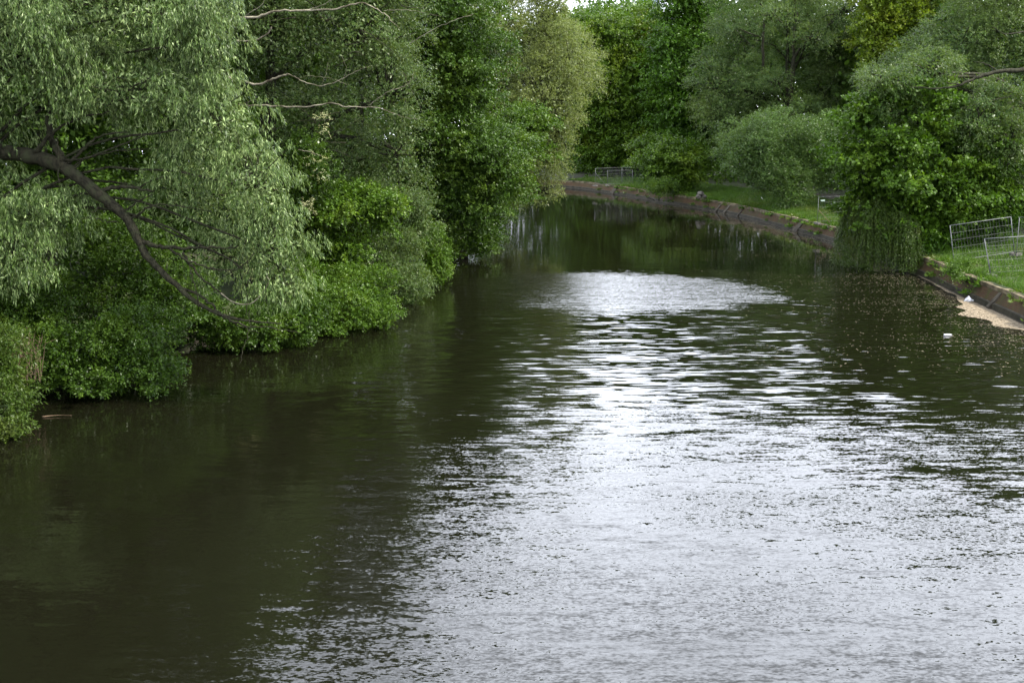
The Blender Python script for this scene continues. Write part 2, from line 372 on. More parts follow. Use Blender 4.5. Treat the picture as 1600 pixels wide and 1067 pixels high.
wallpart('brick_slope', [(.148, .284), (.30, .51), (.45, .74)], M['brick'], uv=True)
# coping made of separate-looking stones with narrow joints
cb = MB(); k = i0; rr_ = random.Random(3)
while k < i1-4:
    ln = 3; a = RB[k]; b = RB[k+ln]; nrm = RN[k+1]; c = (a+b)/2+nrm*(.60+rr_.uniform(-.015, .015)); tt = unit(b-a)
    h = .20+rr_.uniform(-.02, .02)
    cb.box((c[0], c[1], .82+rr_.uniform(-.02, .02)), (np.linalg.norm(b-a)-rr_.choice([.03, .03, .06]), .36, h), [[tt[0], tt[1], 0], [nrm[0], nrm[1], 0], [0, 0, 1]]); k += ln
cb.build('coping', M['coping'], wl)
wallpart('coping_bed', [(.43, .69), (.455, .755), (.80, .76)], M['ledge'])
def pier_at(px, py, wid, topz, lean=.0, name='pier'):
    topz += .12
    q = onz(px, py, .4); k = rb_near(q); c = RB[k]; nrm = RN[k]; tt = tg[k]; mb = MB()
    a0 = np.array([c[0]+nrm[0]*-.14, c[1]+nrm[1]*-.14]); 
    V = []
    for s in (-.5, .5):
        for o_, z_ in ((-.16, -.5), (-.12, .10), (.40, topz), (.6, topz), (.6, -.5)):
            V.append((c[0]+nrm[0]*o_+tt[0]*wid*s, c[1]+nrm[1]*o_+tt[1]*wid*s, z_))
    V = np.array(V); F = [[0, 1, 6, 5], [1, 2, 7, 6], [2, 3, 8, 7], [3, 4, 9, 8], [4, 3, 1, 0], [3, 2, 1, 1], [5, 6, 8, 9], [6, 7, 8, 8]]
    F = [f for f in F if len(set(f)) == 4]
    mb.add(V, F); mb.add(V[[1, 2, 3, 3, 6, 7, 8, 8]], [[0, 1, 2, 3], [7, 6, 5, 4]])
    mb.build(name, M['pier'], wl)
pier_at(1100, 327, .5, .62); pier_at(1136, 332, .22, .62); pier_at(1084, 325, .3, .62)
pier_at(933, 298, 1.0, .64); pier_at(1237, 354, .9, .60); pier_at(1566, 468, .3, .60)

# ------------------------------------------------------------------ foliage
def lobe_world(l):
    px, py, Y, rx, ry = l[:5]; c = at(px, py, Y); s = Y/FP
    ryd = (l[5] if len(l) > 5 else rx*s*.9)
    return c, np.array([rx*s, ryd, ry*s])
STY = {
 # flat: z-scale of boughs; droop: gravity on leaf; bs: bough radius fraction; k leaves per sprig; sl: sprig length (m)
 'willow':  dict(flat=1.0, droop=1.5, bs=.30, k=9, sl=.26, ln=.13, wd=.027, hang=1.3, rmax=1.08, rand=.48),
 'fine':    dict(flat=.9, droop=.5, bs=.26, k=12, sl=.45, ln=.10, wd=.035, hang=.5),
 'layer':   dict(rmax=1.12, flat=.26, droop=.35, bs=.42, k=12, sl=.50, ln=.13, wd=.09, hang=.15),
 'shrub':   dict(flat=.7, droop=.25, bs=.28, k=12, sl=.32, ln=.085, wd=.055, hang=.1),
 'weep':    dict(flat=1.0, droop=1.8, bs=.30, k=26, sl=1.6, ln=.12, wd=.035, hang=3.2),
 'spray':   dict(rmax=1.35, flat=.28, droop=.6, bs=.55, k=9, sl=.5, ln=.20, wd=.17, hang=.3),
}
def foliage(rng, lobes, n_leaves, sty, size=1.0, nb_mul=1.0, core=.12, cull=True):
    n_leaves = int(n_leaves*1.25) if cull else n_leaves
    S = STY[sty]; W = [lobe_world(l) for l in lobes]
    area = np.array([(r[0]*r[2]+r[0]*r[1]+r[1]*r[2]) for c, r in W]); share = area/area.sum()
    quads = []; boughs = []
    for (c, r), sh in zip(W, share):
        nl = int(n_leaves*sh); rm = (r[0]*r[2])**.5
        nb = max(8, int(34*nb_mul*max(1, (rm/2.2)**1.2))); br = rm*S['bs']/(nb/34.)**.4
        d = unit(rng.normal(0, 1, (nb, 3))); d[:, 2] = np.abs(d[:, 2])*np.where(rng.random(nb) < .72, 1, -1)
        rad = rng.uniform(.5, S.get('rmax', 1.02), (nb, 1)); bc = c+d*r*rad; boughs.append((c, bc))
        bsz = br*rng.uniform(.5, 1.6, nb)
        wt = bsz**2; wt /= wt.sum()
        ns = max(nb, nl//S['k']); idx = rng.choice(nb, ns, p=wt)
        if cull:
            lam = max(1.1, rm*.62); kv = unit(rng.normal(0, 1, (7, 3)))*2*math.pi/lam*rng.uniform(.6, 1.6, (7, 1)); ph = rng.uniform(0, 6.3, 7)
            cu = (kv, ph)
        e = unit(rng.normal(0, 1, (ns, 3))+d[idx]*.7+np.array([0, 0, .35])); rr = rng.uniform(.45, 1.08, (ns, 1))
        sc_ = bsz[idx][:, None]*np.array([[1.15, 1.15, S['flat']]])
        p0 = bc[idx]+e*rr*sc_
        if cull:
            f = np.sin(p0*np.array([1, 1, 1.5])@kv.T+ph).mean(1); kp = (f > -.06) | (rng.random(ns) < .16)
            p0, e, idx = p0[kp], e[kp], idx[kp]; ns = len(p0)
        hd = unit(e*np.array([1, 1, .5])+d[idx]*.5+rng.normal(0, .45, (ns, 3)))
        k = S['k']; tt = (np.arange(k)+rng.random((ns, k)))/k                     # along the sprig
        L_ = S['sl']*size*rng.uniform(.6, 1.3, (ns, 1))
        h = S['hang']; pos = p0[:, None]+hd[:, None]*(tt*L_*(1 if h < 1 else .45))[..., None]
        pos[..., 2] -= (tt**1.4)*L_*h*(.5 if h < 1 else .62)
        pos += rng.normal(0, (.015 if 'rand' in S else .03)*size, pos.shape)
        ld = unit(hd[:, None]*.7*(S.get('rand', .75)/.75)+rng.normal(0, S.get('rand', .75), (ns, k, 3))+np.array([0, 0, -S['droop']]))
        # leaf normals lean to the sky and outward
        nn = rng.normal(0, .7, (ns, k, 3))+np.array([0, 0, .9])+d[idx][:, None]*.45
        sd_ = unit(np.cross(ld, nn)); 
        ls = S['ln']*size*rng.uniform(.65, 1.3, (ns, k, 1)); lw = S['wd']*size*rng.uniform(.7, 1.25, (ns, k, 1))
        quads.append((pos.reshape(-1, 3), (ld*ls).reshape(-1, 3), (sd_*lw).reshape(-1, 3)))
        nc = int(nl*core)                                                         # darker inner leaves, bigger
        dd = unit(rng.normal(0, 1, (nc, 3)))*(rng.random((nc, 1))**.4)*.74
        p = c+dd*r; ld = unit(rng.normal(0, 1, (nc, 3))+[0, 0, -.4]); sd_ = unit(np.cross(ld, rng.normal(0, 1, (nc, 3))+[0, 0, .4]))
        f = (1.3 if sty == 'willow' else 1.8)*size; quads.append((p, ld*S['ln']*f, sd_*max(S['wd'], .045)*f))
    p = np.vstack([q[0] for q in quads]); a = np.vstack([q[1] for q in quads]); b = np.vstack([q[2] for q in quads])
    keep = (p[:, 2]+a[:, 2] > .03) & (p[:, 2] > .03); p, a, b = p[keep], a[keep], b[keep]
    V = np.stack([p, p+a*.42+b*.5, p+a, p+a*.42-b*.5], 1).reshape(-1, 3)
    return V, boughs
def trunk_mesh(rng, base, boughs, r0, top=None, lmax=.3, twigs=True, n_stems=1, lean=.3, fork=.35):
    """trunk, limbs to every lobe, and thin branches to the boughs"""
    mb = MB(); cs = np.array([c for c, _ in boughs]); cen = cs.mean(0)
    z0, z1 = base[2]-.3, (cs[:, 2].max() if top is None else top)
    fz = base[2]+(z1-base[2])*fork
    for s in range(n_stems):
        off = rng.normal(0, .25 if n_stems > 1 else 0, 2)
        b0 = np.array([base[0]+off[0], base[1]+off[1], z0]); tip = np.array([cen[0]*.6+base[0]*.4+off[0]*3, cen[1]*.6+base[1]*.4+off[1]*3, z1])
        m1 = b0*.65+tip*.35; m1[:2] += rng.normal(0, lean, 2); m2 = b0*.3+tip*.7; m2[:2] += rng.normal(0, lean, 2)
        P = curve([b0, m1, m2, tip], 7, rng, .03); q = np.linspace(0, 1, len(P)); rad = r0/n_stems**.5*(1-.82*q)+r0*.35*np.exp(-q*14)
        mb.tube(P, rad, 8, cap=False)
        if s == 0: T = P; TR = rad
    for c, bc in boughs:
        # start on the trunk a little below the lobe
        tgt = c[2]-np.linalg.norm(c[:2]-T[:, :2].mean(0))*.45
        i = int(np.argmin(np.abs(T[:, 2]-max(tgt, fz)))); a = T[i]; mid = (a+c)/2+np.array([0, 0, .12*np.linalg.norm(c-a)])+rng.normal(0, .15, 3)
        P = curve([a, mid, c], 6, rng, .03); ra = min(TR[i]*.6, .03+.022*np.linalg.norm(c-a), lmax); mb.tube(P, np.linspace(ra, ra*.4, len(P)), 6, cap=False)
        if twigs:
            for q in bc[::2]:
                m = (c+q)/2+rng.normal(0, .12, 3)+np.array([0, 0, -.05]); mb.tube(np.array([c+(q-c)*.03, m, q]), [ra*.35, ra*.25, .01], 4, cap=False)
    return mb
FW = {}
def plant(name, label, cat, kind, lobes, n, mat, base, r0=.2, size=1.0, seed=1, group=None, bark='bark', nb=1.0, core=.12, crown='crown', **kw):
    rng = np.random.default_rng(seed)
    root = empty(name, base, label, cat, group)
    V, boughs = foliage(rng, lobes, n, kind, size, nb, core)
    quads_obj(crown, V, M[mat], root)
    tm = trunk_mesh(rng, base, boughs, r0, **kw)
    tm.build('trunk' if crown == 'crown' else 'stem', M[bark], root, smooth=True)
    return root, boughs
exec_trees = True
#TREES
# ------------------------------------------------------------------ left bank, near to far
GL = 'trees and bushes crowding the left bank'
def lb(x, y, z=.6): return (x, y, z)
# 1 near willow with its great limb
wil, _ = plant('willow_tree', 'big silvery willow reaching over the water with a thick dark sloping limb', 'tree', 'willow',
    [(20, 90, 35, 170, 130), (200, 20, 35, 150, 90), (330, 70, 34, 50, 70), (230, 140, 35, 150, 60), (340, 200, 34, 75, 75), (395, 290, 33.5, 65, 80), (425, 390, 33.3, 55, 75),
     (440, 450, 33.4, 45, 50), (300, 300, 35.5, 90, 70), (60, 330, 34.2, 80, 50), (20, 400, 33.4, 70, 60), (100, -90, 35.5, 200, 100), (300, -60, 35.5, 80, 60), (-130, 0, 35, 120, 180), (350, 400, 34.6, 45, 55), (-60, 250, 35.5, 110, 120)],
    330000, 'willow', lb(-18.6, 35.5, .75), .5, seed=11, group=GL, bark='bark_wet', nb=1.0, core=.08, lean=.2, lmax=.06)
def px_tube(mb, pts, r, n=6, rng=None, wob=.012, sides=8):
    P = curve([at(*p) for p in pts], n, rng, wob); q = np.linspace(0, 1, len(P)); rad = np.interp(q, np.linspace(0, 1, len(r)), r)*.88
    if rng is not None: rad = rad*(1+rng.normal(0, .07, len(rad)))
    mb.tube(P, rad, sides, cap=False)
rng = np.random.default_rng(21)
mb = MB()
px_tube(mb, [(-150, 225, 35.5), (0, 238, 35), (50, 245, 34.7), (100, 262, 34.4), (150, 300, 34.1), (200, 345, 33.9), (230, 400, 33.7), (275, 445, 33.4), (325, 483, 33.1), (380, 500, 32.9), (440, 506, 32.8)], [.27, .27, .26, .24, .21, .17, .13, .10, .07, .04, .02], rng=rng)
for pts, r in (
  ([(150, 299, 34.1), (180, 293, 34), (210, 293, 33.8), (240, 298, 33.7)], [.08, .07, .03]),
  ([(215, 294, 33.8), (240, 282, 33.6), (260, 275, 33.5)], [.035, .015]),
  ([(192, 333, 33.9), (215, 315, 33.7), (240, 303, 33.6)], [.035, .015]),
  ([(203, 345, 33.9), (225, 328, 33.7), (255, 320, 33.6), (330, 330, 33.4)], [.045, .03, .012]),
  ([(222, 378, 33.8), (245, 385, 33.6), (280, 387, 33.4), (330, 387, 33.2), (372, 387, 33)], [.10, .07, .045, .025]),
  ([(262, 388, 33.5), (290, 405, 33.2), (330, 420, 33), (370, 420, 32.8), (400, 395, 32.6)], [.05, .035, .02, .012]),
  ([(285, 395, 33.4), (310, 430, 33.2), (340, 455, 33), (365, 473, 32.8), (385, 476, 32.7)], [.045, .03, .02, .012]),
  ([(325, 483, 33.1), (350, 495, 32.9), (380, 508, 32.7), (420, 512, 32.6), (470, 520, 32.5)], [.05, .035, .02, .01]),
  ([(275, 445, 33.4), (320, 468, 33.2), (345, 490, 33), (365, 505, 32.8), (405, 520, 32.7)], [.05, .04, .025, .01]),
  ([(48, 243, 34.7), (62, 232, 34.5), (78, 212, 34.3), (110, 190, 34), (170, 175, 33.7)], [.10, .08, .05, .02]),
  ([(98, 258, 34.4), (90, 235, 34.6), (80, 215, 34.8), (76, 185, 35), (85, 120, 35.2)], [.15, .13, .10, .06]),
  ([(100, 262, 34.4), (130, 235, 34.2), (155, 213, 34), (200, 207, 33.8)], [.06, .045, .02]),
  ([(98, 250, 34.4), (140, 246, 34), (190, 225, 33.7), (240, 206, 33.5)], [.05, .035, .012]),
  ([(108, 268, 34.4), (140, 245, 34.5), (200, 235, 34.5), (250, 232, 34.4)], [.04, .03, .012]),
  ([(112, 270, 34.3), (130, 250, 34.1), (142, 237, 34)], [.035, .015]),
  ([(88, 215, 34.5), (92, 250, 34.2), (91, 285, 34.1)], [.03, .02]),
  ([(165, 170, 34), (190, 145, 33.8), (225, 128, 33.5), (260, 110, 33.4)], [.04, .03, .012]),
  ([(160, 165, 34), (200, 155, 33.8), (235, 152, 33.6)], [.03, .012]),
  ([(155, 322, 34), (140, 338, 33.9), (125, 345, 33.8)], [.025, .01]),
  ([(185, 348, 33.9), (160, 345, 33.8), (138, 340, 33.7)], [.025, .01]),
  ([(390, 485, 32.8), (388, 520, 32.6), (380, 545, 32.4), (374, 570, 32.2)], [.02, .012, .008]),
  ([(310, 480, 33.1), (300, 430, 33.1), (290, 400, 33.2)], [.02, .01]),
  ([(386, 400, 32.9), (388, 440, 32.7), (386, 490, 32.6)], [.02, .012])):
    px_tube(mb, pts, r, rng=rng, wob=.02, sides=6)
o = mb.build('limb', M['bark_wet'], wil, smooth=True); o['label'] = 'thick dark limb sloping down towards the water with forking branches'
mb = MB()
px_tube(mb, [(345, 458, 32.9), (365, 472, 32.7), (390, 475, 32.5), (408, 460, 32.4), (420, 440, 32.3), (417, 432, 32.3)], [.018, .018, .01], sides=5)
mb.build('dead_twig', M['deadwood'], wil, smooth=True)

def bush(label, lobes, n, mat, base, size=1, seed=1, kind='shrub', cat='bush', name='bush', r0=.05, **kw):
    return plant(name, label, cat, kind, lobes, n, mat, base, r0, size, seed, GL if base[0] < 0 else GR, n_stems=kw.pop('n_stems', 4), **kw)
GR = 'trees and bushes along the right bank'
bush('olive green bush trailing into the water in the bottom left corner', [(10, 590, 30, 45, 50), (-40, 560, 30.3, 70, 70), (5, 650, 29.2, 40, 45), (20, 690, 28.9, 22, 26)], 26000, 'weeper', lb(-15.6, 30.5, .4), 1.0, 31, 'fine')
bush('dark glossy leaved bush hanging low over the water under the willow', [(120, 560, 34.2, 95, 60), (200, 530, 34.6, 80, 60), (60, 520, 35, 70, 60), (240, 575, 34.0, 50, 35), (150, 600, 33.4, 60, 25), (30, 470, 35.5, 70, 60)], 70000, 'shrub_dark', lb(-14.4, 36, .5), .9, 32)
bush('bright green spreading bush at the water between two willows', [(210, 500, 37.5, 90, 50), (260, 460, 38, 70, 60), (130, 470, 38, 90, 60), (190, 400, 39, 100, 60)], 45000, 'shrub_dark', lb(-13.6, 39.5, .6), 1.0, 33)
bush('low leafy bush behind the tip of the sloping limb', [(350, 520, 41.0, 60, 32), (420, 510, 41.5, 60, 36), (310, 490, 41.5, 50, 40), (470, 500, 42, 50, 32)], 34000, 'shrub_dark', lb(-11.9, 43, .5), 1.0, 34)
bush('fresh green bush with white specks spreading furthest over the water', [(530, 485, 44.5, 60, 40), (590, 497, 45.4, 38, 24), (470, 455, 45.5, 60, 45), (560, 450, 46, 50, 40), (500, 515, 44, 40, 20)], 46000, 'fresh', lb(-9.8, 46.5, .5), .95, 35)
bush('yellow green bush glowing at the water edge', [(672, 405, 58, 30, 40), (655, 375, 58.5, 30, 34), (685, 430, 57.5, 20, 22), (650, 440, 57, 30, 22)], 24000, 'fresh', lb(-6.2, 59, .5), 1.1, 36)
bush('bushy grey green sallow just left of the yellow green bush', [(600, 420, 53, 55, 55), (545, 385, 53.5, 55, 55), (640, 455, 52, 30, 28), (600, 340, 54, 50, 60), (650, 340, 55, 35, 50)], 52000, 'willow2', lb(-8.4, 54, .6), 1.1, 37, 'fine')
bush('bright hazel bush growing between the willow and the grey sallow', [(520, 325, 49, 60, 28), (570, 320, 49.5, 45, 28), (600, 335, 49, 20, 22), (530, 410, 49.5, 50, 50), (470, 340, 50, 40, 50)], 36000, 'fresh', lb(-10, 50.5, .6), 1.0, 38, 'layer')
bush('dark shadowy bush under the layered maple by the water', [(745, 375, 69, 38, 36), (715, 340, 69, 40, 40), (770, 350, 70, 25, 40), (700, 390, 68, 24, 26)], 26000, 'shrub_dark', lb(-4.8, 70.5, .5), 1.3, 39)
# second willow, with bare pale limbs
w2, _ = plant('willow_tree', 'taller willow behind with long bare pale branches reaching right', 'tree', 'fine',
    [(430, 40, 50, 110, 90), (560, 60, 50, 100, 90), (500, 170, 51, 90, 70), (610, 150, 50, 55, 90), (440, 240, 51, 60, 60), (620, 240, 51, 45, 70), (540, 250, 52, 80, 60), (470, -50, 51, 160, 60), (420, -150, 52, 130, 80), (545, -140, 52, 75, 80), (600, -20, 51, 80, 50)],
    190000, 'willow2', lb(-12.2, 51, .8), .4, size=1.05, seed=41, group=GL, nb=1.2)
rng = np.random.default_rng(22); mb = MB()
for pts, r in (
  ([(330, 168, 48), (390, 165, 46), (440, 167, 45.7), (480, 168, 45.5), (515, 162, 45.3), (545, 167, 45.1), (575, 168, 45), (595, 169, 44.9), (625, 182, 44.8), (652, 186, 44.7)], [.09, .07, .06, .05, .035, .02, .012]),
  ([(575, 168, 45), (590, 155, 44.8), (610, 142, 44.7), (632, 135, 44.6), (643, 125, 44.5), (648, 112, 44.5)], [.03, .025, .012]),
  ([(355, 122, 47), (382, 128, 46.2), (405, 132, 46), (430, 122, 45.8), (450, 116, 45.7)], [.10, .09, .07]),
  ([(450, 116, 45.7), (470, 125, 45.6), (490, 133, 45.5), (505, 134, 45.4), (530, 126, 45.3), (560, 110, 45.2), (582, 102, 45.1)], [.045, .035, .025, .01]),
  ([(465, 122, 45.6), (490, 119, 45.4), (520, 124, 45.2), (545, 133, 45)], [.015, .008]),
  ([(503, 133, 45.4), (510, 115, 45.3), (512, 98, 45.2)], [.015, .008]),
  ([(535, 126, 45.3), (541, 108, 45.2), (534, 86, 45.1)], [.015, .008]),
  ([(340, 20, 47), (370, 28, 46), (400, 27, 45.8), (430, 18, 45.7), (480, 17, 45.6), (520, 15, 45.5), (560, 5, 45.4), (580, 10, 45.3), (600, 22, 45.2), (615, 36, 45.2), (624, 46, 45.1)], [.11, .10, .08, .06, .04, .02]),
  ([(480, 17, 45.6), (505, 8, 45.5), (530, -6, 45.4)], [.03, .015]),
  ([(600, 17, 45.2), (620, 16, 45.2), (650, 18, 45.1), (690, 26, 45)], [.02, .01]),
  ([(370, 64, 47), (395, 64, 46), (415, 55, 45.8), (425, 42, 45.7)], [.09, .07, .05]),
  ([(466, 234, 47), (485, 238, 46.7), (503, 244, 46.5)], [.03, .02]),
  ([(640, 70, 48), (670, 50, 47.5), (710, 32, 47), (740, 22, 47)], [.03, .015]),
  ([(360, 50, 47), (380, 30, 46.4), (410, 5, 46), (425, -20, 46)], [.03, .015])):
    px_tube(mb, [(a_, b_, c_-1.6) for a_, b_, c_ in pts], [x*.55 for x in r], rng=rng, wob=.015, sides=6)
o = mb.build('dead_limb', M['deadwood'], w2, smooth=True); o['label'] = 'long bare pale limbs reaching right'
for k_ in range(26):
    mb = MB()
    x_, y_ = rng.uniform(345, 640), rng.uniform(-10, 240); Y_ = rng.uniform(45.6, 48); a_ = rng.normal(0, .5)+(.2 if rng.random() < .6 else 2.9); l_ = rng.uniform(25, 85)
    q_ = [(x_, y_, Y_), (x_+math.cos(a_)*l_*.5+rng.normal(0, 4), y_-math.sin(a_)*l_*.5+rng.normal(0, 4), Y_-.3), (x_+math.cos(a_)*l_, y_-math.sin(a_)*l_*1.1, Y_-.5)]
    px_tube(mb, q_, [.022, .014, .006], n=4, rng=rng, wob=.02, sides=4)
    px_tube(mb, [q_[1], (q_[1][0]+l_*.25, q_[1][1]-l_*rng.uniform(-.25, .35), Y_-.4)], [.012, .005], n=3, rng=rng, wob=.01, sides=4)
    mb.build('twig', M['bark_wet'], w2, smooth=True)
# hawthorn in blossom behind the big willow
hw, _ = bush('hawthorn with white blossom sprays beside the big willow crown', [(495, 270, 47, 28, 40), (470, 300, 47.5, 40, 40), (480, 235, 47.5, 30, 30)], 11000, 'shrub_dark', lb(-11.2, 48.3, .7), 1.0, 44, cat='tree', name='hawthorn_tree')
V, _b = foliage(np.random.default_rng(45), [(495, 262, 45.8, 12, 22), (484, 322, 45.8, 8, 12), (372, 425, 39.5, 14, 22), (505, 190, 46, 16, 12)], 1100, 'fine', .55, .8, 0, False)
quads_obj('blossom', V, M['blossom'], hw)
# layered maple
plant('maple_tree', 'dark yellowish maple with flat layered boughs in the middle of the left bank', 'tree', 'layer',
    [(700, 60, 66, 70, 80), (680, 160, 66, 70, 70), (740, 130, 66, 50, 70), (720, 240, 65.5, 80, 60), (780, 270, 65, 45, 60), (740, 320, 65.5, 50, 50), (790, 225, 68, 40, 26), (680, 290, 66, 55, 60), (690, -20, 67, 80, 40), (660, 380, 67, 40, 40)],
    150000, 'maple_dark', lb(-6.4, 66, .8), .35, size=1.0, seed=51, group=GL, nb=1.6)
plant('maple_tree', 'vivid green young maple spray poking out of the olive willow', 'tree', 'layer',
    [(820, 180, 76, 32, 16), (845, 195, 75.5, 24, 10), (810, 205, 76, 40, 16), (800, 240, 76, 44, 22), (770, 215, 77, 40, 26), (790, 290, 77, 30, 34)],
    22000, 'fresh', lb(-4.6, 77.5, .8), .14, size=1.15, seed=52, group=GL, nb=.8)
# olive willow
plant('willow_tree', 'tall olive gold willow leaning out over the river bend', 'tree', 'fine',
    [(770, 60, 88, 70, 90), (850, 60, 88, 60, 80), (880, 110, 87, 45, 60), (850, 160, 86, 60, 80), (780, 170, 88, 70, 80), (905, 110, 90, 38, 45), (840, 240, 86, 45, 60), (870, 200, 86, 28, 70), (800, 260, 87, 60, 60), (845, 300, 86, 26, 34), (790, 310, 87, 30, 30), (780, -20, 89, 70, 40), (725, 60, 90, 45, 80), (855, 20, 88.5, 25, 40)],
    230000, 'olive_willow', lb(-4.2, 90, .8), .45, size=1.35, seed=61, group=GL, nb=1.5, core=.08)
# wood behind the left bank
for i, (px, top, Y, wd) in enumerate(((60, -60, 46, 260), (260, -60, 50, 220), (420, -40, 62, 170), (560, -25, 66, 120), (650, -15, 78, 90), (-200, -80, 42, 260))):
    s = Y/FP; b = at(px, 260, Y)
    plant('woodland_tree', ['tall dark tree filling the gap behind the big willow', 'dark tree behind the bare upper branches of the big willow', 'dense tree behind the willow with bare pale limbs', 'dense green tree between the second willow and the layered maple', 'dark tree tucked behind the layered maple', 'dark tree beyond the left edge behind the big willow'][i],
        'tree', 'shrub', [(px, top+wd*.4, Y, wd*.5, wd*.42), (px-wd*.3, top+wd*.9, Y, wd*.4, wd*.4), (px+wd*.3, top+wd*.85, Y+1, wd*.4, wd*.4), (px, 330-0, Y+1, wd*.5, 90)]+([(px, top-70, Y+1, wd*.42, wd*.4), (px+wd*.3, top-20, Y+1, wd*.35, wd*.35)] if i < 3 else []),
        60000, 'wood_far', (b[0], Y+.5, .9), .3, size=2.2, seed=70+i, group=GL, twigs=False)
# dry stalks and drift stick
rng = np.random.default_rng(80); mb = MB()
for k in range(42):
    b = at(rng.uniform(12, 66), rng.uniform(585, 602), rng.uniform(31.6, 33)); b[2] = max(b[2], .1)
    tip = b+np.array([rng.normal(0, .18), rng.normal(0, .2), rng.uniform(.7, 1.5)]); m = (b+tip)/2+rng.normal(0, .05, 3)
    mb.tube(np.array([b, m, tip]), [.008, .007, .003], 4, cap=False)
    for _ in range(3):
        q = m+(tip-m)*rng.random(); mb.tube(np.array([q, q+np.array([rng.normal(0, .12), rng.normal(0, .1), rng.uniform(.1, .3)])]), [.005, .002], 4, cap=False)
so_ = mb.build('dry_reeds', M['reed']); tag(so_, 'brown dead stalks standing between the two bushes at the left edge', 'reeds', None, 'stuff')
a = onz(66, 651, .02); b = onz(112, 649, .03); mb = MB(); mb.tube(curve([a, (a+b)/2+[0, .04, .015], b], 5), [.022, .02, .018, .012, .008, .006, .005, .005, .004, .004, .004], 6)
tag(mb.build('driftwood_stick', M['twig'], smooth=True), 'thin brown stick floating on dark water at the left edge', 'stick')

# ------------------------------------------------------------------ centre, beyond the bend
GC = 'trees beyond the river bend'
plant('hornbeam_tree', 'dark hornbeam with flat tiers of leaves straight ahead beyond the bend', 'tree', 'layer',
    [(940, 75, 152, 56, 50), (1000, 80, 153, 46, 60), (915, 120, 150, 40, 50), (970, 150, 150, 60, 60), (910, 205, 149, 40, 50), (980, 215, 149, 54, 44), (1015, 170, 151, 36, 60), (940, 250, 148, 34, 30), (1005, 245, 147, 34, 28), (900, 60, 153, 30, 40)],
    130000, 'hornbeam', (at(960, 260, 152)[0], 153, 1.1), .45, size=2.2, seed=101, group=GC, nb=2.4)
plant('lime_tree', 'yellow green tree top with sky showing through its leaves above the bend', 'tree', 'layer',
    [(960, 26, 176, 50, 24), (1000, 22, 178, 34, 24), (920, 44, 175, 28, 24), (1030, 60, 175, 36, 34), (980, 80, 176, 60, 40)],
    30000, 'hornbeam', (at(970, 260, 176)[0], 177, 1.2), .4, size=2.5, seed=102, group=GC, nb=1.4, core=.03)
plant('lime_tree', 'saturated green full lime tree right of the bend', 'tree', 'layer',
    [(1075, 30, 140, 45, 60), (1045, 90, 139, 36, 60), (1095, 110, 139, 40, 60), (1060, 160, 138, 44, 55), (1085, -30, 141, 40, 40), (1095, 190, 138, 30, 40), (1050, 215, 138, 30, 30)],
    80000, 'lime', (at(1075, 260, 140)[0], 141, 1.1), .4, size=2.0, seed=103, group=GC, nb=2.0)
for i, (px, top, Y, wd) in enumerate(((905, 60, 172, 60), (1130, -30, 165, 110), (1020, 60, 190, 60), (860, 20, 180, 70), (1240, -50, 150, 120), (950, 200, 160, 90), (1030, 215, 150, 60))):
    b = at(px, 240, Y)
    plant('woodland_tree', ['dark tree filling the gap left of the tiered hornbeam', 'tree filling the wood between lime and grey willow', 'darker tree deep behind the tiered hornbeam', 'tree showing faintly behind the olive willow top', 'tall dark tree behind the grey willow trunks', 'low dark thicket tree under the tiered hornbeam', 'low dark thicket tree under the full lime'][i],
        'tree', 'layer', [(px, top+wd*.5, Y, wd*.5, wd*.45), (px-wd*.25, top+wd*1.1, Y, wd*.45, wd*.5), (px+wd*.25, top+wd*1.2, Y, wd*.45, wd*.5), (px, 235, Y, wd*.6, 45)],
        18000, 'wood_far', (b[0], Y, 1.2), .3, size=3.2, seed=110+i, group=GC, twigs=False)
def wood(name, label, line, hts, n, depth, seed, leaf=.42):
    rng = np.random.default_rng(seed); Lp = curve(np.array([[*p, 0] for p in line], float), 10)[:, :2]
    sg_ = np.r_[0, np.cumsum(np.linalg.norm(np.diff(Lp, axis=0), axis=1))]; t = rng.random(n)*sg_[-1]
    P = np.c_[np.interp(t, sg_, Lp[:, 0]), np.interp(t, sg_, Lp[:, 1])]
    H = np.interp(t/sg_[-1], np.linspace(0, 1, len(hts)), hts)
    H = H*(1+.10*np.sin(t*.55+seed)+.07*np.sin(t*1.27+seed*2)+.04*np.sin(t*3.1))
    lay = np.abs(np.sin(t*.55+seed))*2.2+np.sin(t*1.7)
    z = rng.random(n)**.8*H; z = z+.35*np.sin(z*2.1+t*.4)
    P = P+rng.normal(0, depth, (n, 2))*(1-.55*(z/H)[:, None]); P[:, 0] += 0
    p = np.c_[P, z+.6]; d = unit(rng.normal(0, 1, (n, 3))+[0, 0, -.3]); b = unit(np.cross(d, rng.normal(0, 1, (n, 3))+[0, 0, .5])); s1 = leaf*rng.uniform(.5, 1.3, (n, 1))
    V = np.stack([p, p+d*s1*.45+b*s1*.32, p+d*s1, p+d*s1*.45-b*s1*.32], 1).reshape(-1, 3)
    tag(quads_obj(name, V, M['wood_far']), label, 'woodland', None, 'stuff')
wood('distant_wood', 'dark mass of woodland behind the trees of the left bank', [(-34, 5), (-27, 30), (-24, 50), (-20, 70), (-15, 88), (-15, 100), (-26, 112)], [20, 22, 22, 19, 14, 13, 13], 300000, 2.2, 501, .42)
wood('distant_wood', 'dark mass of woodland behind the trees of the right bank and the bend', [(52, 45), (46, 72), (41, 98), (34, 122), (22, 150), (8, 176), (-12, 196), (-50, 205)], [14, 15, 18, 19, 21, 22, 21, 20], 230000, 2.8, 502, .6)
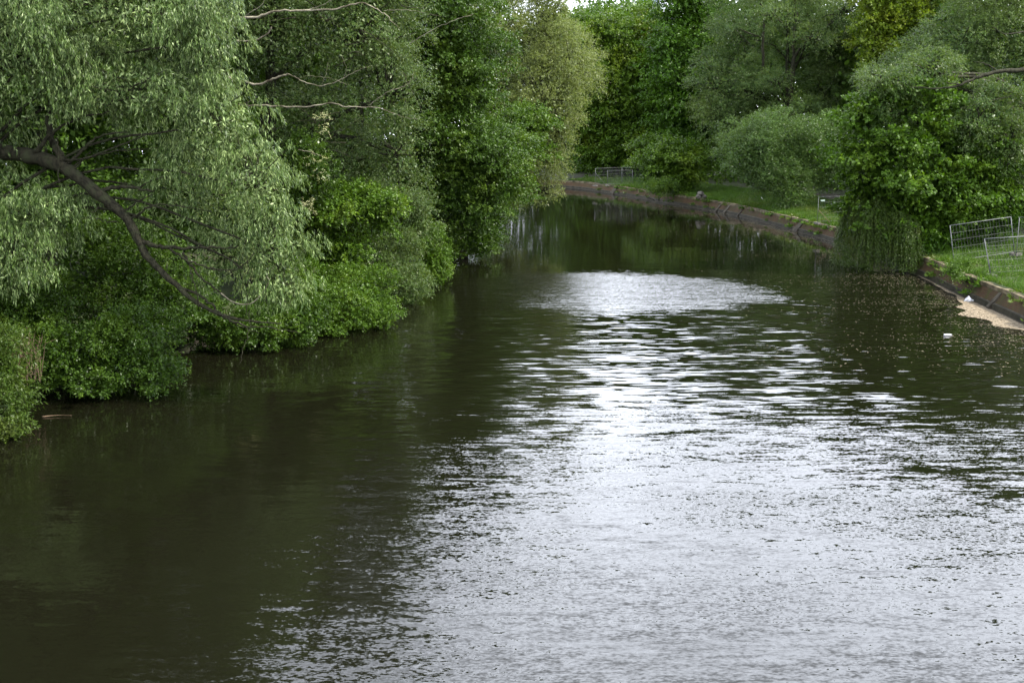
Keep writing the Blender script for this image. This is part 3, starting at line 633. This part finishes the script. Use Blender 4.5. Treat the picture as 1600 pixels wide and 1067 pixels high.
# ------------------------------------------------------------------ right bank
def rbase(px, py, z=.9): q = onz(px, py, z); return (q[0], q[1], z)
bush('leafy bush spilling over the wall behind the far fence', [(1030, 255, 118, 34, 26), (1065, 245, 119, 34, 30), (1020, 235, 121, 26, 20), (1050, 280, 117, 26, 16), (1085, 262, 117, 24, 26)], 34000, 'hornbeam', (at(1045, 280, 118)[0], 118.5, .9), 1.7, 121, 'layer')
bush('small bush hanging down over the stone coping of the far wall', [(1026, 298, 112.5, 13, 9), (1035, 290, 113, 14, 10), (1018, 290, 113.5, 9, 7)], 6000, 'fresh', (at(1030, 296, 114)[0], 114.0, .8), 1.2, 122, 'shrub')
plant('grey_willow_tree', 'large grey green willow with dark forked trunks on the right bank', 'tree', 'fine',
    [(1130, 140, 118, 52, 45), (1110, 110, 120, 34, 40), (1160, 60, 120, 60, 60), (1240, 40, 119, 70, 70), (1300, 70, 118, 50, 70), (1180, 150, 117, 56, 50), (1290, 140, 118, 46, 50), (1200, -30, 121, 110, 50), (1150, 200, 116, 50, 34), (1120, 180, 117, 36, 40), (1215, 130, 112, 26, 18), (1270, 60, 112, 30, 22), (1205, 25, 113, 30, 20), (1260, 175, 112, 34, 22), (1320, 20, 114, 40, 40)],
    200000, 'greygreen', (at(1232, 240, 119)[0], 120, 1.2), .5, size=1.75, seed=131, group=GR, nb=1.4, core=.05, n_stems=2)
rng = np.random.default_rng(132); mb = MB(); t_ = [o for o in COL.objects if o.name.startswith('grey_willow_tree')][0]
for pts, r in (([(1238, 230, 116), (1236, 170, 115.5), (1237, 120, 115), (1242, 90, 115), (1262, 65, 114.6), (1300, 35, 114), (1330, 0, 114)], [.5, .42, .35, .25, .2, .12]),
               ([(1240, 120, 115), (1240, 60, 115), (1246, 20, 115)], [.3, .2, .12]),
               ([(1193, 120, 116), (1192, 70, 115.6), (1195, 30, 115.4), (1188, 5, 115)], [.28, .22, .14]),
               ([(1192, 60, 115.6), (1170, 52, 115.4), (1155, 45, 115)], [.14, .08]),
               ([(1172, 70, 115.8), (1160, 58, 115.6), (1148, 46, 115)], [.1, .05])):
    px_tube(mb, pts, [v_*.62 for v_ in r], rng=rng, wob=.04)
mb.build('trunk_fork', M['bark'], t_, smooth=True)
bush('rounded pale willow shrub on the grass above the wall', [(1210, 225, 98, 74, 55), (1170, 250, 97, 46, 50), (1260, 240, 98, 56, 50), (1210, 280, 96.5, 60, 34), (1300, 215, 100, 46, 46), (1290, 265, 98, 36, 34), (1240, 310, 95, 30, 22)], 105000, 'greyshrub', (at(1225, 300, 98)[0], 98.5, .9), 1.5, 141, 'fine', core=.1)
plant('yellow_tree', 'yellow leaved tree top catching light at the upper right', 'tree', 'layer',
    [(1370, 10, 104, 34, 40), (1400, 40, 104, 36, 40), (1365, 50, 103, 24, 34), (1372, 95, 103, 20, 30), (1430, 10, 106, 50, 50), (1395, 110, 104, 34, 40), (1380, -50, 106, 50, 40)],
    50000, 'yellow', (at(1400, 240, 105)[0], 106, 1.2), .3, size=1.8, seed=151, group=GR, nb=1.6)
plant('willow_tree', 'soft grey willow at the right edge with one dark arching limb', 'tree', 'fine',
    [(1560, 50, 74, 60, 50), (1500, 70, 74, 60, 50), (1430, 110, 74, 52, 40), (1390, 130, 74, 40, 36), (1480, 110, 73.5, 50, 30), (1600, 100, 74, 60, 50), (1660, 60, 75, 80, 90), (1580, 180, 75, 60, 50), (1600, 260, 75, 60, 60), (1520, 230, 76, 60, 50), (1560, -10, 76, 110, 50), (1420, 170, 75, 60, 36), (1640, 180, 74, 60, 60), (1385, 130, 64, 44, 24), (1450, 112, 64.5, 50, 26), (1530, 190, 63, 40, 36), (1580, 225, 63.5, 45, 50), (1610, 290, 65, 40, 36), (1560, 150, 64, 45, 26), (1400, 175, 64.5, 40, 16)],
    290000, 'greygreen', (at(1690, 330, 77)[0], 77, 1.2), .4, size=1.3, seed=161, group=GR, nb=1.4, core=.08)
t_ = [o for o in COL.objects if o.name.startswith('willow_tree')][-1]; rng = np.random.default_rng(162); mb = MB()
for pts, r in (([(1690, 80, 73.5), (1640, 100, 72.5), (1600, 110, 72), (1560, 112, 71.6), (1525, 122, 71.3), (1490, 136, 71), (1460, 138, 70.8), (1420, 136, 70.6)], [.22, .2, .18, .15, .1, .05, .02]),
               ([(1560, 112, 71.6), (1540, 100, 71.4), (1520, 96, 71.2)], [.07, .02]), ([(1500, 132, 71), (1478, 130, 70.8)], [.06, .03]),
               ([(1600, 50, 72), (1570, 53, 71.6), (1550, 42, 71.4)], [.06, .02]), ([(1580, 150, 72), (1540, 160, 71.6), (1500, 170, 71.4)], [.04, .015])):
    px_tube(mb, [(x_, y_, Y_-9.5) for x_, y_, Y_ in pts], [v_*.75 for v_ in r], rng=rng, wob=.02)
mb.build('limb', M['bark'], t_, smooth=True)
for i, (px, top, Y, wd) in enumerate(((1340, 60, 125, 90), (1480, -20, 112, 150), (1600, -20, 98, 200), (1450, 200, 90, 120), (1560, 210, 82, 130))):
    b = at(px, 260, Y)
    plant('woodland_tree', ['dark tree closing the gap beside the yellow tree', 'olive tree high behind the soft grey willow', 'dark tree behind the right edge willow', 'shadowy tree behind the sycamore', 'shadowy tree behind the near fence'][i],
        'tree', 'shrub', [(px, top+wd*.4, Y, wd*.5, wd*.4), (px-wd*.25, top+wd*.9, Y, wd*.4, wd*.4), (px+wd*.25, top+wd*.9, Y, wd*.4, wd*.4), (px, 285, Y, wd*.6, 60)],
        20000, 'wood_far', (b[0], Y, 1.2), .3, size=2.6, seed=170+i, group=GR, twigs=False)
plant('sycamore_tree', 'bright green sycamore with big leaves standing on the bank left of the near fence', 'tree', 'spray',
    [(1400, 160, 65, 44, 26), (1350, 190, 65, 30, 26), (1460, 165, 66, 46, 26), (1360, 245, 64.5, 38, 28), (1430, 225, 63.6, 50, 28), (1500, 225, 65, 46, 30), (1545, 260, 66, 36, 30), (1400, 285, 63.6, 46, 26), (1470, 290, 64, 50, 30), (1345, 295, 65.5, 26, 30), (1540, 315, 65.5, 44, 30), (1380, 335, 65, 50, 30), (1440, 345, 64.2, 50, 30), (1500, 345, 65, 46, 30)],
    70000, 'sycamore', (at(1450, 385, 64)[0], 65, .95), .25, size=.9, seed=181, group=GR, nb=.8, core=.10)
bush('dark low thicket under the sycamore behind the near fence', [(1470, 380, 64, 40, 30), (1520, 350, 66, 60, 40), (1580, 330, 67, 50, 40), (1540, 310, 69, 60, 50), (1440, 385, 63, 30, 22)], 36000, 'lime', (at(1500, 385, 65)[0], 66.5, .95), 1.3, 182, 'shrub')
bush('weeping bush trailing over the wall into the river', [(1345, 322, 65.5, 22, 26, 1.2), (1370, 335, 64, 30, 28, 1.2), (1405, 350, 63, 24, 22, 1.0), (1335, 345, 66, 14, 20, 1.0)], 80000, 'weeper', (at(1392, 372, 66)[0]+.4, 66.5, .8), 1.0, 183, 'weep', name='weeping_bush')
bush('small tuft of green hanging over the coping by the near fence', [(1499, 415, 53.5, 13, 10), (1490, 425, 52.6, 6, 12)], 3500, 'fresh', (at(1500, 420, 54)[0], 53.8, .8), 1.0, 184, 'fine', r0=.02)

# ------------------------------------------------------------------ grass on the right bank
def grass(name, label, n, seed, offlo, offhi, ylo, yhi, h0, h1, wd=.018):
    rng = np.random.default_rng(seed)
    ii = np.where((RB[:, 1] > ylo) & (RB[:, 1] < yhi))[0]; ii = ii[ii > rb_near((19, 40))]
    ii = ii[ii < i1-4]
    k = rng.choice(ii, n); off = offlo+(offhi-offlo)*rng.random(n)**1.3
    P = RB[k]+RN[k]*off[:, None]+rng.uniform(-.3, .3, (n, 1))*tg[k]
    cl = np.sin(P[:, 0]*1.9+np.sin(P[:, 1]*1.3)*2)*.5+.5
    h = rng.uniform(h0, h1, n)*(.6+.8*cl*rng.random(n)); z = np.array([gz(o_) for o_ in off])-.02
    base = np.c_[P, z]; th = rng.uniform(0, 2*math.pi, n); side = np.c_[np.cos(th), np.sin(th), np.zeros(n)]*wd*(.6+rng.random((n, 1)))
    ln = rng.normal(0, .35, (n, 2)); tip = base+np.c_[ln*h[:, None], h]
    mid = base+np.c_[ln*h[:, None]*.3, h*.6]
    V = np.stack([base-side/2, base+side/2, mid+side*.4, mid-side*.4, mid-side*.4, mid+side*.4, tip+side*.08, tip-side*.08], 1).reshape(-1, 3)
    tag(quads_obj(name, V, M['grass']), label, 'grass', None, 'stuff')
grass('grass', 'tall uncut green grass along the top of the river wall', 150000, 201, .78, 9, 40, 145, .12, .42)
# weeds rooted in the joints of the wall and hanging over the coping
rng = np.random.default_rng(210); Vw = []
for c_ in range(230):
    i = rng.choice(np.where((RB[:, 1] > 42) & (RB[:, 1] < 138))[0]); i = min(i, i1-6)
    off = rng.choice([.40, .42, .12, .75, .8, .8, .8]); zc = {.40: .72, .42: .74, .12: .27}.get(round(float(off), 2), .92)
    nn_ = rng.integers(14, 60); P = RB[i]+RN[i]*off; base = np.c_[P[0]+rng.normal(0, .16, nn_), P[1]+rng.normal(0, .16, nn_), np.full(nn_, zc)]
    d = np.c_[-RN[i][0]*rng.uniform(0, .8, nn_)+rng.normal(0, .4, nn_), -RN[i][1]*rng.uniform(0, .8, nn_)+rng.normal(0, .4, nn_), rng.uniform(-.3, .9, nn_)]
    d = unit(d)*rng.uniform(.1, .34, (nn_, 1)); b_ = unit(np.cross(d, rng.normal(0, 1, (nn_, 3))))*.035
    Vw.append(np.stack([base, base+d*.5+b_, base+d, base+d*.5-b_], 1).reshape(-1, 3))
tag(quads_obj('weeds', np.vstack(Vw), M['grass']), 'small weeds rooted in the joints of the river wall', 'weeds', None, 'stuff')
# daisies / weeds flecks in the near grass
rng = np.random.default_rng(205); q = []
for k in range(220):
    i = rng.choice(np.where((RB[:, 1] > 45) & (RB[:, 1] < 62))[0]); off = rng.uniform(1.2, 6); P = RB[i]+RN[i]*off
    c = np.array([P[0], P[1], gz(off)+rng.uniform(.25, .42)]); s = .022
    q.append([c+[-s, 0, -s*.4], c+[0, -s, 0], c+[s, 0, s*.4], c+[0, s, 0]])
tag(quads_obj('white_flowers', np.array(q).reshape(-1, 3), M['blossom']), 'tiny white flowers scattered in the grass by the near fence', 'flowers', None, 'stuff')

# ------------------------------------------------------------------ site fences
def fence_panel(A, B, label, h=2.0, lean=(0, 0), brace=None, foot=True, sign=False, bars=20, back=None):
    """A, B: ground points of the two uprights"""
    A = np.asarray(A, float); B = np.asarray(B, float); root = empty('fence_panel', (A+B)/2, label, 'fence', 'temporary mesh fence panels')
    lean = np.array([*lean, 0.]); up = np.array([0, 0, h])+lean*h
    r = .021; mb = MB()
    bt = np.array([0, 0, .14])
    mb.tube(np.array([A, A+up*.5, A+up]), r, 6); mb.tube(np.array([B, B+up*.5, B+up]), r, 6)
    e = unit(B-A)*.0
    mb.tube(np.array([A+up, (A+B)/2+up, B+up]), r*.95, 6); mb.tube(np.array([A+bt+up*.02, (A+B)/2+bt+up*.02, B+bt+up*.02]), r*.8, 6)
    mb.build('frame', M['steel'], root, smooth=True)
    mb = MB()
    for k in range(1, bars):
        p = A+(B-A)*k/bars; mb.tube(np.array([p+bt, p+up]), .0042, 4, cap=False)
    for z in (.24, .42, .62, .8):
        mb.tube(np.array([A+up*z, B+up*z]), .0042, 4, cap=False)
    mb.build('wire_mesh', M['wire'], root)
    if foot:
        for P in (A, B):
            mb = MB(); d = unit((B-A)[:2]); mb.box(P+np.array([0, 0, .05]), (.24, .62, .13), [[d[0], d[1], 0], [-d[1], d[0], 0], [0, 0, 1]]); mb.build('foot', M['concrete'], root)
    if brace is not None:
        mb = MB(); a, b, mt = brace; mb.tube(np.array([a, (np.asarray(a)+b)/2, b]), .02, 6); mb.build('brace', M[mt], root, smooth=True)
    if sign:
        mb = MB(); d = unit(B-A); c = A+d*.34+up*.86+np.array([0, -.035, 0]); mb.box(c, (.34, .015, .11), [d, [d[1], -d[0], 0], [0, 0, 1]]); mb.build('sign_plate', M['sign'], root)
    return root
def gp(px, py, z): return onz(px, py, z)
# near fence
A = gp(1491, 413, .95); t0 = at(1484, 350, A[1]); ln = ((t0-A)[0]/(t0-A)[2], .0)
B = A+np.array([3.45, .8, .38]); Bt = at(1592, 336, B[1]); 
fence_panel(A, B, 'leaning wire fence panel behind, its left post at the wall near the sycamore', lean=ln)
A3 = B+np.array([.06, -.05, 0]); B3 = A3+np.array([1.6, -3.0, 0]); fence_panel(A3, B3, 'wire fence panel turned towards the river at the right edge')
C = gp(1548, 432, .95); t0 = at(1538, 363, C[1]); D_ = C+np.array([3.4, .9, .1])
fence_panel(C, D_, 'front wire fence panel with a dark stay on the coping', h=1.8, lean=((t0-C)[0]/1.9, 0), brace=(at(1540, 385, C[1]), gp(1550, 434, .8), 'dark_metal'))
# middle fence
A = gp(1277, 350, .95); B = A+np.array([3.4, 1.0, 0])
rt = fence_panel(A, B, 'wire fence panel with a small pale sign left of the weeping bush', h=1.95, sign=True, brace=(A+[.05, .0, 1.0], A+[.9, -.2, .05], 'twig'))
# far fence
A = gp(930, 291, .95); B = A+np.array([3.3, 3.2, 0])
fence_panel(A, B, 'farthest wire fence panel on the bend with a diagonal stay', h=2.0, brace=(A+[.03, 0, 1.45], A+[1.05, -.1, .3], 'steel'))
A2 = gp(948, 290, .95)+np.array([0, -.8, 0]); fence_panel(A2, A2+np.array([3.0, 1.2, 0]), 'lower overlapping fence panel on the bend grass', h=1.75)
B2 = B+np.array([.1, -.05, 0]); fence_panel(B2, B2+np.array([2.6, -2.4, 0]), 'far fence panel turned towards the leafy bush', h=2.0)
# white stake in the grass
a = gp(1189, 308, 1.4); b = gp(1200, 321, .9); b[1] = a[1]+.2; mb = MB(); b = at(1200, 321, a[1]-.3); mb.tube(np.array([a, (a+b)/2, b]), .028, 6)
tag(mb.build('white_pole', M['white_plastic'], smooth=True), 'thin white pole leaning in the grass below the rounded shrub', 'pole')
# rubble heap by the far bush
rng = np.random.default_rng(301)
for i, (px, py, s) in enumerate(((1096, 267, .34), (1101, 270, .26), (1093, 272, .3))):
    c = at(px, py, 109); c[2] = gz(4)+.12+.25*(i == 0); bpy.ops.mesh.primitive_ico_sphere_add(subdivisions=2, radius=s, location=c); o = bpy.context.object; o.name = 'stone'; o.data.name = 'stone'
    for v in o.data.vertices: v.co *= 1+rng.normal(0, .10); v.co.z *= .75
    o.data.materials.append(M['edge']); tag(o, ['top pale stone of the small heap left of the rounded shrub', 'right pale stone of the small heap left of the rounded shrub', 'left pale stone of the small heap left of the rounded shrub'][i], 'stone', 'pale stones in the grass')
# ------------------------------------------------------------------ floating things
def flakes(name, label, P, s, mat, seed, z=.006):
    rng = np.random.default_rng(seed); n = len(P); th = rng.uniform(0, 6.28, n); ss = (s*rng.uniform(.5, 1.4, n))[:, None]
    a = np.c_[np.cos(th), np.sin(th)]*ss; b = np.c_[-np.sin(th), np.cos(th)]*ss*.55; zz = np.c_[z+rng.random(n)*.008]
    V = np.stack([np.c_[P-a, zz], np.c_[P-b, zz], np.c_[P+a, zz+.004], np.c_[P+b, zz]], 1).reshape(-1, 3)
    return tag(quads_obj(name, V, M[mat]), label, 'debris', None, 'stuff')
M['scum'] = noisemat('seed_fluff_scum', (.115, .09, .058), (.21, .17, .115), 6, bump=0)
M['fleck'] = noisemat('floating_seed_fleck', (.05, .045, .026), (.19, .165, .10), 9, bump=0)
rng = np.random.default_rng(401)
def fnoise(P):
    return (np.sin(P[:, 0]*.9+np.sin(P[:, 1]*1.7)*1.5)+np.sin(P[:, 1]*2.6+P[:, 0]*.35+1)+np.sin(P[:, 0]*.37-P[:, 1]*.9+2))/3
n = 60000; ii = np.where((RB[:, 1] > 40) & (RB[:, 1] < 64))[0]; k = rng.choice(ii, n); off = -.06-rng.exponential(1.3, n)
P = RB[k]+RN[k]*off[:, None]+rng.uniform(-.3, .3, (n, 1))*tg[k]
lim = np.interp(P[:, 1], [43, 45, 47, 50, 53, 58, 64], [.0, .5, 2.3, 1.3, .35, .15, .05])
ok = (-off < lim*(1+.55*fnoise(P))); P = P[ok]
flakes('floating_scum', 'tan raft of seed fluff gathered against the river wall at the right edge', P, .042, 'scum', 402)
n = 22000; ii = np.where((RB[:, 1] > 36) & (RB[:, 1] < 128))[0]; k = rng.choice(ii, n); off = -.06-rng.exponential(3.2, n)
P = RB[k]+RN[k]*off[:, None]+rng.uniform(-.3, .3, (n, 1))*tg[k]; ok = (fnoise(P*.8)+rng.normal(0, .45, n) > -.15) & (off > -13); P = P[ok]
flakes('floating_seeds', 'pale seed flecks drifting on the dark water along the wall', P, .032, 'fleck', 403)
# litter
c = onz(1513, 471, .0); mb = MB(); rng = np.random.default_rng(410)
u = np.linspace(0, 2*math.pi, 13)[:-1]; ringsV = []
for kz, (zz, rr) in enumerate(((-.02, .14), (.05, .17), (.12, .11), (.18, .05), (.26, .015))):
    rad = rr*(1+rng.normal(0, .22, 12)); ringsV.append(np.c_[c[0]+np.cos(u)*rad*1.25, c[1]+np.sin(u)*rad, np.full(12, zz)+rng.normal(0, .01, 12)])
V = np.vstack(ringsV); F = [[a*12+b, a*12+(b+1) % 12, (a+1)*12+(b+1) % 12, (a+1)*12+b] for a in range(4) for b in range(12)]
mb.add(V, F); tag(mb.build('plastic_bag', M['white_plastic'], smooth=False), 'crumpled white plastic bag floating beside the tan scum', 'bag')
c = onz(1481, 523, .03); mb = MB(); d = np.array([1, .15, 0]); P = np.array([c+d*x for x in (-.17, -.16, -.05, .06, .10, .13, .17, .18)]); mb.tube(P, [.01, .035, .04, .038, .022, .013, .013, .004], 8, cap=False)
tag(mb.build('plastic_bottle', M['white_plastic'], smooth=True), 'small pale plastic bottle floating on dark water right of the bright reflection', 'bottle')
# ------------------------------------------------------------------ grey tower block far behind the trees
Y = 420; a = at(1000, 60, Y); b = at(1030, 4, Y); zt = at(1010, -16, Y)[2]
root = empty('tower_block', ((a[0]+b[0])/2, Y+6, 1.5), 'pale grey office block peeping over the treetops beyond the bend', 'building')
mb = MB(); mb.box(((a[0]+b[0])/2, Y+6, zt/2+.5), (b[0]-a[0], 12, zt)); mb.build('wall', M['facade'], root)
for fl in range(4):
    for c_ in range(3):
        mb = MB(); zc = zt-1.4-fl*3.3; xc = a[0]+(b[0]-a[0])*(c_+.5)/3; mb.box((xc, Y-.02, zc), ((b[0]-a[0])/3*.7, .1, 2.0)); mb.build('window', M['glass'], root)
